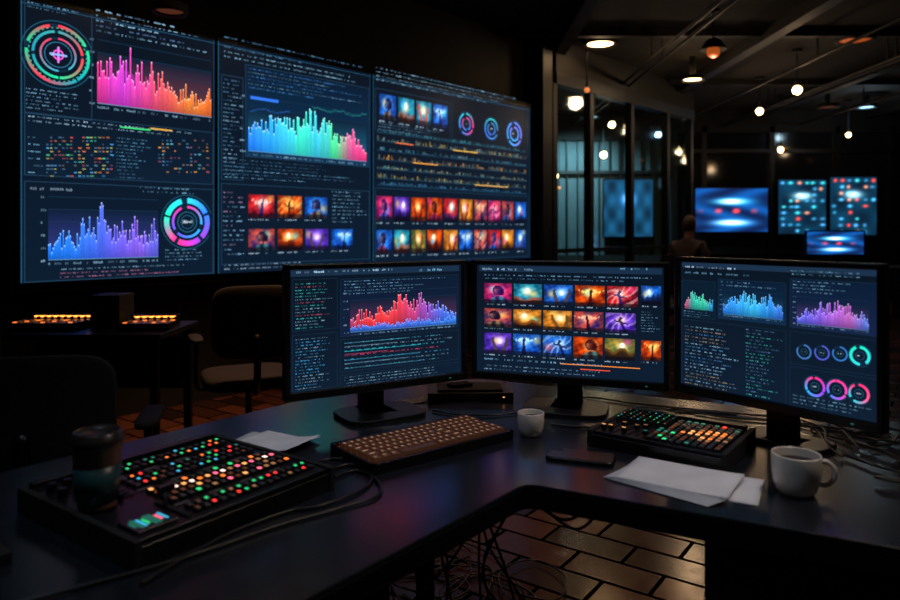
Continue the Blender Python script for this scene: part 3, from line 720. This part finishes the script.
# ------------------------------------------------------------------ phone, papers, boxes
b = B(); b.sup((0, 0, .0045), (.078, .152, .009), M_black, e=.25, nu=48, nv=10)
b.box((0, 0, .0091), (.068, .138, .0006), M_lid); b.box((.026, .058, .0096), (.02, .026, .001), M_dmetal)
b.obj('smartphone', (.297, 1.59, .7505), math.radians(70))
def sheet(b, cx, cy, z, w, d, rz, curl=.0, m=M_paper, seed=0):
    r = random.Random(seed); n = 12; vs = []; fs = []; ph = r.uniform(0, 6)
    for s_ in (0, .0006):
        for j in range(n+1):
            for i in range(n+1):
                u = i/n; v_ = j/n; zz = curl*(max(0, u-.6)**2*2.5+.25*(1+math.sin(v_*4+ph))*u*.3)
                vs.append(((u-.5)*w, (v_-.5)*d, zz+s_))
    N = (n+1)**2
    for j in range(n):
        for i in range(n):
            a = j*(n+1)+i; fs.append((a, a+n+1, a+n+2, a+1)); fs.append((N+a, N+a+1, N+a+n+2, N+a+n+1))
    for i in range(n):
        a = i; fs.append((a, a+1, N+a+1, N+a)); a = n*(n+1)+i; fs.append((a+1, a, N+a, N+a+1)); a = i*(n+1); fs.append((a+n+1, a, N+a, N+a+n+1)); a = i*(n+1)+n; fs.append((a, a+n+1, N+a+n+1, N+a))
    b.add(vs, fs, m, True, Matrix.Translation((cx, cy, z)) @ Matrix.Rotation(rz, 4, 'Z'))
b = B()
sheet(b, .04, -.005, .0, .23, .155, math.radians(-28), .0, seed=1)
for k in range(6): sheet(b, .004*k-.018, .002*k, .0014+.0012*k, .225, .158, math.radians(-44+2*k), .006 if k == 5 else 0, seed=2)
b.obj('paper_stack', (.475, 1.445, .7505), 0)
b = B(); sheet(b, 0, 0, 0, .20, .12, math.radians(-20), .03, seed=4); sheet(b, .012, -.012, .004, .19, .115, math.radians(-34), .03, seed=6)
b.obj('loose_papers', (-.435, 1.712, .7505), 0)
b = B(); sheet(b, 0, 0, 0, .09, .06, 0, .01, seed=8); b.obj('note_paper', (-.115, 2.12, .7505), .4)
b = B(); b.box((0, 0, .013), (.26, .15, .026), M_black); b.box((0, -.07, .014), (.24, .014, .012), M_dmetal); b.box((.0, .0, .029), (.2, .11, .006), M_blackm)
b.box((-.03, -.0, .036), (.07, .04, .01), M_fabric, rz=.4); b.box((.1, -.0775, .014), (.006, .002, .003), E['amber'])
b.obj('docking_station', (.06, 2.19, .7505), math.radians(2), bevel=.003)
b = B(); b.box((0, 0, .009), (.2, .14, .018), M_blackm); b.box((0, 0, .0195), (.17, .11, .003), M_black); b.obj('notebook', (-.80, 1.06, .7505), math.radians(50), bevel=.002)

# ------------------------------------------------------------------ cables
def cables(name, lst, r=.0032):
    cu = bpy.data.curves.new(name, 'CURVE'); cu.dimensions = '3D'; cu.bevel_depth = r; cu.bevel_resolution = 3; cu.materials.append(M_cable)
    for pts in lst:
        pts = catmull(pts, 8); sp = cu.splines.new('POLY'); sp.points.add(len(pts)-1)
        for i, p in enumerate(pts): sp.points[i].co = (p.x, p.y, p.z, 1)
    o = bpy.data.objects.new(name, cu); scene.collection.objects.link(o); return o
z = .7545
cables('desk_cable', [
    [(-.24, 1.46, z), (-.20, 1.50, z), (-.15, 1.44, z), (-.14, 1.36, z), (-.20, 1.30, z), (-.30, 1.22, z), (-.42, 1.10, z), (-.55, 1.0, z), (-.70, .9, z)],
    [(-.26, 1.50, z), (-.22, 1.54, z), (-.17, 1.50, z), (-.17, 1.40, z), (-.24, 1.31, z), (-.30, 1.28, z), (-.38, 1.18, z), (-.45, 1.02, z)],
    [(-.20, 1.58, z), (-.27, 1.575, z), (-.30, 1.53, z+.002), (-.28, 1.47, z)]])
lst = []
for k in range(11):
    r = random.Random(k); x = .95+r.uniform(-.05, .1); y = 1.78+r.uniform(-.05, .1)
    pts = [(x, y, z)]
    for j in range(6):
        x += r.uniform(-.05, .09); y += r.uniform(-.13, .05); 
        q = Vector((x, y)); dd = (q-I).dot(n1)
        if dd > .84: y -= dd-.84
        if dd < .25: y += .12
        pts.append((x, y, z+.005*r.random()+.004*(k % 3)))
    lst.append(pts)
cables('cable_tangle', lst, .0026)
cables('monitor_cable', [
    [(.62, 2.05, z), (.70, 1.97, z), (.78, 1.92, z), (.95, 1.86, z), (1.1, 1.75, z)],
    [(.30, 2.13, z), (.42, 2.16, z), (.55, 2.08, z), (.68, 2.02, z), (.9, 1.93, z)],
    [(.27, 1.86, z), (.36, 1.83, z), (.45, 1.87, z), (.5, 1.92, z), (.6, 1.98, z)],
    [(-.05, 2.0, z), (.02, 1.96, z), (.12, 1.95, z), (.22, 2.0, z), (.24, 2.08, z)],
    [(.68, 1.86, z), (.62, 1.94, z), (.68, 2.0, z), (.80, 1.95, z)]], .0028)
# cables under the desk: a few loops hanging, the rest lying on the floor in a tangle
lst = []
for k in range(11):
    r = random.Random(100+k); x = -.05+r.uniform(-.07, .18); y = 1.70+r.uniform(-.04, .2)
    tx = x+r.uniform(-.22, .12)
    pts = [(x, y, .70), (x+r.uniform(-.05, .05), y, .58), ((x+tx)/2+r.uniform(-.1, .1), y+r.uniform(-.05, .08), .42), (tx+r.uniform(-.08, .08), y+.05, .24), (tx, y+.1, .08), (tx+r.uniform(-.1, .1), y+.15, .010)]
    for j in range(3): pts.append((pts[-1][0]+r.uniform(-.22, .22), pts[-1][1]+r.uniform(-.12, .22), .008))
    lst.append(pts)
for k in range(9):
    r = random.Random(300+k); x = 0+r.uniform(-.15, .3); y = 2.45+r.uniform(-.2, .3); pts = []
    a = r.uniform(0, 6)
    for j in range(8):
        pts.append((x+.16*math.cos(a)*r.uniform(.6, 1.2), y+.16*math.sin(a)*r.uniform(.6, 1.2), .007+.006*(j % 2)+.004*(k % 3))); a += 1.0
    lst.append(pts)
for k in range(2):
    x = .26+k*.03; lst.append([(x-.12, 1.58, .695), (x-.06, 1.57, .65-k*.02), (x, 1.57, .62-k*.02), (x+.06, 1.58, .65), (x+.10, 1.58, .695)])
cables('under_desk_cables', lst, .0034)

# ------------------------------------------------------------------ chairs
def chair(loc, rz, sz=.47, top=.98, name='office_chair'):
    b = B()
    for k in range(5):
        a = 2*math.pi*k/5+.3; c, s_ = math.cos(a), math.sin(a)
        b.cyl((c*.03, s_*.03, .11), (c*.27, s_*.27, .075), .022, .014, M_dmetal, 10)
        b.cyl((c*.27, s_*.27, .08), (c*.27, s_*.27, .045), .010, .010, M_dmetal, 8)
        for t in (-1, 1):
            px, py = c*.28-s_*.014*t, s_*.28+c*.014*t
            b.cyl((px-s_*.009, py+c*.009, .027), (px+s_*.009, py-c*.009, .027), .027, .027, M_black, 16)
    b.cyl((0, 0, .07), (0, 0, .14), .035, .03, M_black, 16); b.cyl((0, 0, .14), (0, 0, sz-.09), .022, .018, M_chrome, 16)
    b.box((0, 0, sz-.075), (.18, .22, .035), M_black)
    b.sup((0, .01, sz-.03), (.50, .48, .085), M_fabric, e=.45)
    hb = top-(sz+.12)
    b.sup((0, -.24, sz+.12+hb/2), (.46, .06, hb), M_fabric, e=.42, bend=.55)
    b.tube(catmull([(0, -.08, sz-.08), (0, -.22, sz-.07), (0, -.285, sz+.02), (0, -.275, sz+.25)], 6), .02, M_black)
    for t in (-1, 1):
        b.tube(catmull([(t*.18, -.02, sz-.07), (t*.275, -.02, sz-.06), (t*.285, -.02, sz+.05), (t*.285, -.02, sz+.19)], 6), .014, M_black)
        b.sup((t*.285, .02, sz+.205), (.07, .26, .03), M_blackm, e=.5)
    return b.obj(name, loc, rz)
chair((-1.26, 2.22, 0), math.radians(14), .45, .91)
chair((-1.15, 4.0, 0), math.radians(25), .46, .97)
chair((-1.92, 2.98, 0), math.radians(-15), .46, 1.0)

# ------------------------------------------------------------------ rear work table (left) with equipment
b = B(); b.box((0, 0, .72), (.95, .55, .03), M_desk_edge)
for x in (-.43, .43):
    for y in (-.23, .23): b.box((x, y, .3525), (.04, .04, .705), M_dmetal)
b.box((0, .22, .5), (.85, .02, .3), M_blackm)
b.obj('work_table', (-1.96, 3.86, 0), 0, bevel=.003)
def amixer(loc, rz, w, d):
    b = B(); b.box((0, 0, .02), (w, d, .04), M_black); b.box((0, d/2-.01, .05), (w, .02, .03), M_black); b.box((0, d/2-.021, .052), (w*.86, .003, .008), M_glowbar)
    nk = int(w/.037)
    for k in range(nk):
        for j in range(3): b.box((-w/2+.025+k*.037, -d/2+.04+j*.045, .0415), (.018, .014, .003), E['dimo'] if (k*3+j) % 4 else E['orange'])
        b.cyl((-w/2+.025+k*.037, d/2-.045, .04), (-w/2+.025+k*.037, d/2-.045, .055), .009, .008, M_dmetal, 12)
    b.obj('audio_mixer', loc, rz)
amixer((-2.17, 3.82, .7355), 0, .36, .24)
amixer((-1.63, 3.80, .7355), .1, .26, .22)
b = B(); b.box((0, 0, .09), (.16, .18, .18), M_blackm); b.cyl((0, -.09, .06), (0, -.097, .06), .05, .05, M_dmetal, 24); b.cyl((0, -.09, .14), (0, -.097, .14), .022, .022, M_dmetal, 20)
b.obj('desktop_speaker', (-1.87, 3.88, .7355), 0, bevel=.004)

# ------------------------------------------------------------------ far displays
M_far = screen_mat('far_screen', 2.9)
def tv(name, P0, P1, zt, zb, fn, nx, ny, stand=None, depth=.05):
    ang = math.atan2(P1[1]-P0[1], P1[0]-P0[0]); W = math.hypot(P1[0]-P0[0], P1[1]-P0[1])
    root = bpy.data.objects.new(name, None); scene.collection.objects.link(root); root.location = (P0[0], P0[1], 0); root.rotation_euler = (0, 0, ang)
    b = B(); b.box((W/2, depth/2+.003, (zt+zb)/2), (W+.04, depth, zt-zb+.04), M_black)
    for s_ in (-.012, W+.012): b.box((s_, 0, (zt+zb)/2), (.02, .02, zt-zb+.04), M_black)
    b.box((W/2, 0, zt+.012), (W+.04, .02, .02), M_black); b.box((W/2, 0, zb-.012), (W+.04, .02, .02), M_black)
    if stand == 'wall':
        b.box((W/2, depth+.04, (zt+zb)/2), (.4, .1, .3), M_dmetal)
    elif stand is not None:
        b.box((W/2, depth, (zb+stand)/2+.05), (.08, .03, zb-stand+.1), M_dmetal); b.box((W/2, depth, stand+.008), (.34, .22, .016), M_black)
    b.obj('housing', parent=root)
    s = Scr(P0, P1, lz=.001, off=.001); s.img(0, zt, W, zb, fn, nx, ny, 0); s.obj('display', M_far, root)
def lens_scene(u, w):
    c = mix((8, 20, 48), (14, 58, 110), .5+.5*math.sin(8*u+3*math.sin(6*w)))
    c = mix(c, (60, 190, 240), math.exp(-(((u-.5)**2)/.06+((w-.3)**2)/.005)))
    c = mix(c, (255, 255, 255), math.exp(-(((u-.5)**2)/.02+((w-.3)**2)/.0022)))
    c = mix(c, (255, 70, 70), .95*math.exp(-((w-.52)**2)/.0020)*max(0, math.sin(25*u))*math.exp(-((u-.5)**2)/.12))
    c = mix(c, (50, 160, 240), .95*math.exp(-(((u-.5)**2)/.07+((w-.8)**2)/.006)))
    c = mix(c, (240, 248, 255), math.exp(-(((u-.5)**2)/.035+((w-.79)**2)/.0022)))
    return c
def dash_far(seed):
    r = random.Random(seed)
    sp = []
    for j in range(9):
        for i in range(6):
            if r.random() < .6: sp.append(((i+.5)/6+r.uniform(-.03, .03), (j+.5)/9, r.uniform(.001, .003), r.uniform(.0003, .0008), r.choice([(230, 70, 60), (80, 180, 230), (50, 130, 170), (220, 140, 110), (70, 200, 210), (80, 160, 225), (60, 120, 160)])))
    def f(u, w):
        c = mix((6, 18, 30), (10, 40, 58), .5+.5*math.sin(11*w)*math.sin(7*u))
        for x, y, a, b_, k in sp:
            if abs(u-x) < .12 and abs(w-y) < .06:
                g = math.exp(-(((u-x)**2)/a+((w-y)**2)/b_)); c = mix(c, k, g)
        g = math.exp(-(((u-.5)**2)/.03+((w-.3)**2)/.004)); return mix(c, (180, 235, 255), g)
    return f
def galaxy(u, w):
    c = mix((10, 28, 42), (24, 66, 92), .5+.5*math.sin(17*u+2)*math.sin(13*w))
    c = mix(c, (70, 150, 220), math.exp(-(((u-.5)**2)/.03+((w-.35)**2)/.014))); return mix(c, (235, 248, 255), math.exp(-(((u-.5)**2)/.006+((w-.33)**2)/.005)))
tv('wall_display', (4.56, 13.0), (5.9, 13.0), 2.04, 1.24, lens_scene, 50, 36, 'wall')
tv('wall_display', (6.1, 13.0), (6.98, 13.0), 2.2, 1.2, dash_far(3), 48, 60, 'wall')
tv('wall_display', (7.06, 13.0), (7.92, 13.0), 2.25, 1.18, dash_far(8), 48, 60, 'wall')
tv('wall_display', (2.85, 12.95), (3.75, 12.95), 2.2, 1.15, galaxy, 36, 30, 'wall')
tv('desktop_display', (5.05, 9.9), (5.82, 9.85), 1.245, .93, lens_scene, 40, 26, .755)
b = B(); b.box((0, 0, .735), (2.4, .8, .04), M_desk_edge)
for x in (-1.1, 1.1): b.box((x, 0, .3575), (.05, .7, .715), M_dmetal)
b.obj('office_desk', (5.4, 9.9, 0), 0)

# ------------------------------------------------------------------ seated person (seen from behind, looking at the far screens)
M_skin = mat('skin', (176, 122, 96), .5); M_shirt = mat('shirt', (84, 72, 76), .85, noise=.05, nscale=90); M_trouser = mat('trousers', (24, 26, 34), .85); M_hair = mat('hair', (52, 32, 22), .55, noise=.1, nscale=120, bump=.5)
M_eye = mat('eye', (235, 235, 235), .2); M_iris = mat('iris', (40, 25, 15), .2); M_lip = mat('lips', (140, 70, 62), .5); M_shoe = mat('shoe', (12, 12, 13), .4)
pr = bpy.data.objects.new('seated_person', None); scene.collection.objects.link(pr); pr.location = (2.88, 8.5, .03); pr.rotation_euler = (0, 0, math.radians(-50))
def skin(name, V, Ed, m, sub=2):
    me = bpy.data.meshes.new(name); me.from_pydata([v[0] for v in V], Ed, []); me.materials.append(m)
    o = bpy.data.objects.new(name, me); scene.collection.objects.link(o); o.parent = pr
    md = o.modifiers.new('skin', 'SKIN'); md.use_smooth_shade = True
    if not me.skin_vertices: 
        bpy.context.view_layer.objects.active = o; bpy.ops.mesh.customdata_skin_add()
    for i, v in enumerate(V):
        r = v[1]; me.skin_vertices[0].data[i].radius = r if isinstance(r, tuple) else (r, r); me.skin_vertices[0].data[i].use_root = (i == 0)
    s = o.modifiers.new('sub', 'SUBSURF'); s.levels = sub; s.render_levels = sub
    return o
sz = .56
V = [((0, 0, sz+.10), (.155, .12)), ((0, .0, sz+.22), (.145, .10)), ((0, .01, sz+.36), (.155, .11)), ((0, .02, sz+.48), (.165, .105)), ((0, .03, sz+.555), (.085, .07)), ((0, .045, sz+.60), (.055, .055))]
Ed = [(0, 1), (1, 2), (2, 3), (3, 4), (4, 5)]
for t in (-1, 1):
    o0 = len(V)
    V += [((t*.175, .02, sz+.505), .062), ((t*.225, .03, sz+.38), .05), ((t*.24, .06, sz+.24), .044), ((t*.215, .17, sz+.20), .038), ((t*.16, .28, sz+.175), .029)]
    Ed += [(3, o0)]+[(o0+i, o0+i+1) for i in range(4)]
skin('shirt', V, Ed, M_shirt)
V = [((0, 0, sz+.09), (.15, .12))]; Ed = []
for t in (-1, 1):
    o0 = len(V); V += [((t*.09, .05, sz+.085), .088), ((t*.11, .22, sz+.08), .078), ((t*.125, .43, sz+.065), .06), ((t*.125, .46, sz-.06), .056), ((t*.125, .44, .30), .052), ((t*.125, .43, .11), .038)]
    Ed += [(0, o0)]+[(o0+i, o0+i+1) for i in range(5)]
skin('trousers', V, Ed, M_trouser)
for t in (-1, 1):
    skin('shoe', [((t*.125, .42, .02), .042), ((t*.127, .50, .015), .04), ((t*.13, .60, .005), (.04, .028)), ((t*.125, .425, .11), .036)], [(0, 1), (1, 2), (0, 3)], M_shoe)
    V = [((t*.16, .275, sz+.175), .026), ((t*.15, .32, sz+.168), (.034, .017)), ((t*.14, .355, sz+.165), (.036, .015))]; Ed = [(0, 1), (1, 2)]
    for k, (off, ln) in enumerate(((-.028, .072), (-.010, .080), (.009, .075), (.027, .06))):
        o0 = len(V); bx = t*(.137+off); V += [((bx, .375, sz+.168), .0095), ((bx-t*.004, .375+ln*.5, sz+.166), .009), ((bx-t*.006, .375+ln*.85, sz+.150), .0085), ((bx-t*.006, .375+ln, sz+.138), .0075)]
        Ed += [(2, o0), (o0, o0+1), (o0+1, o0+2), (o0+2, o0+3)]
    o0 = len(V); V += [((t*.118, .325, sz+.165), .012), ((t*.098, .35, sz+.160), .0105), ((t*.088, .378, sz+.152), .009)]; Ed += [(1, o0), (o0, o0+1), (o0+1, o0+2)]
    skin('hand', V, Ed, M_skin)
# head
b = B(); hc = Vector((0, .05, sz+.735))
def headshape(rx, ry, rz_, m, cut=None, off=0):
    nu, nv = 36, 26; vs = []; fs = []
    for j in range(nv+1):
        ph = -math.pi/2+math.pi*j/nv
        for i in range(nu):
            th = 2*math.pi*i/nu; x = math.cos(ph)*math.cos(th); y = math.cos(ph)*math.sin(th); z = math.sin(ph)
            tp = 1-.32*max(0, -z)**1.3
            X = x*rx*tp; Y = y*ry*(tp if y > 0 else 1-.25*max(0, -z))+(.012*max(0, -z) if y > 0 else 0); vs.append((X, Y, z*rz_))
    for j in range(nv):
        for i in range(nu):
            k = (i+1) % nu; f = (j*nu+i, j*nu+k, (j+1)*nu+k, (j+1)*nu+i)
            if cut is None or all(cut(vs[q]) for q in f): fs.append(f)
    b.add(vs, fs, m, True, Matrix.Translation(hc))
headshape(.074, .094, .118, M_skin)
headshape(.082, .102, .127, M_hair, lambda p: (p[1] < .0+max(0, p[2])*.9 and p[2] > -.062) or p[2] > .075)
b.cyl(hc+Vector((0, -.012, -.15)), hc+Vector((0, -.005, -.06)), .056, .052, M_skin, 20)
b.sup(hc+Vector((0, .100, -.018)), (.026, .034, .034), M_skin, e=.8, nu=14, nv=8); b.sup(hc+Vector((0, .095, .005)), (.014, .02, .05), M_skin, e=.9, nu=12, nv=8)
for t in (-1, 1):
    b.sup(hc+Vector((t*.030, .078, .008)), (.026, .022, .016), M_eye, e=1, nu=14, nv=8); b.sup(hc+Vector((t*.030, .0885, .008)), (.010, .004, .010), M_iris, e=1, nu=10, nv=6)
    b.sup(hc+Vector((t*.030, .086, .026)), (.034, .010, .006), M_hair, e=.8, nu=12, nv=6)
    b.sup(hc+Vector((t*.077, -.004, -.005)), (.016, .034, .058), M_skin, e=.8, nu=14, nv=8)
b.sup(hc+Vector((0, .088, -.055)), (.042, .014, .014), M_lip, e=.8, nu=14, nv=8)
b.obj('head', parent=pr)
chair((2.88, 8.5, 0), math.radians(-50), .56, .98)

# ------------------------------------------------------------------ world + camera
w = bpy.data.worlds.new('World'); scene.world = w; w.use_nodes = True
w.node_tree.nodes['Background'].inputs['Color'].default_value = (.35, .5, .8, 1); w.node_tree.nodes['Background'].inputs['Strength'].default_value = .005
cam = bpy.data.cameras.new('camera'); cam.lens = 28; cam.sensor_width = 36; cam.shift_y = -70/900
cam.dof.use_dof = True; cam.dof.focus_distance = 2.3; cam.dof.aperture_fstop = 2.8; cam.clip_start = .05
co = bpy.data.objects.new('camera', cam); co.location = (0, 0, 1.27); co.rotation_euler = (math.radians(90), 0, 0); scene.collection.objects.link(co); scene.camera = co
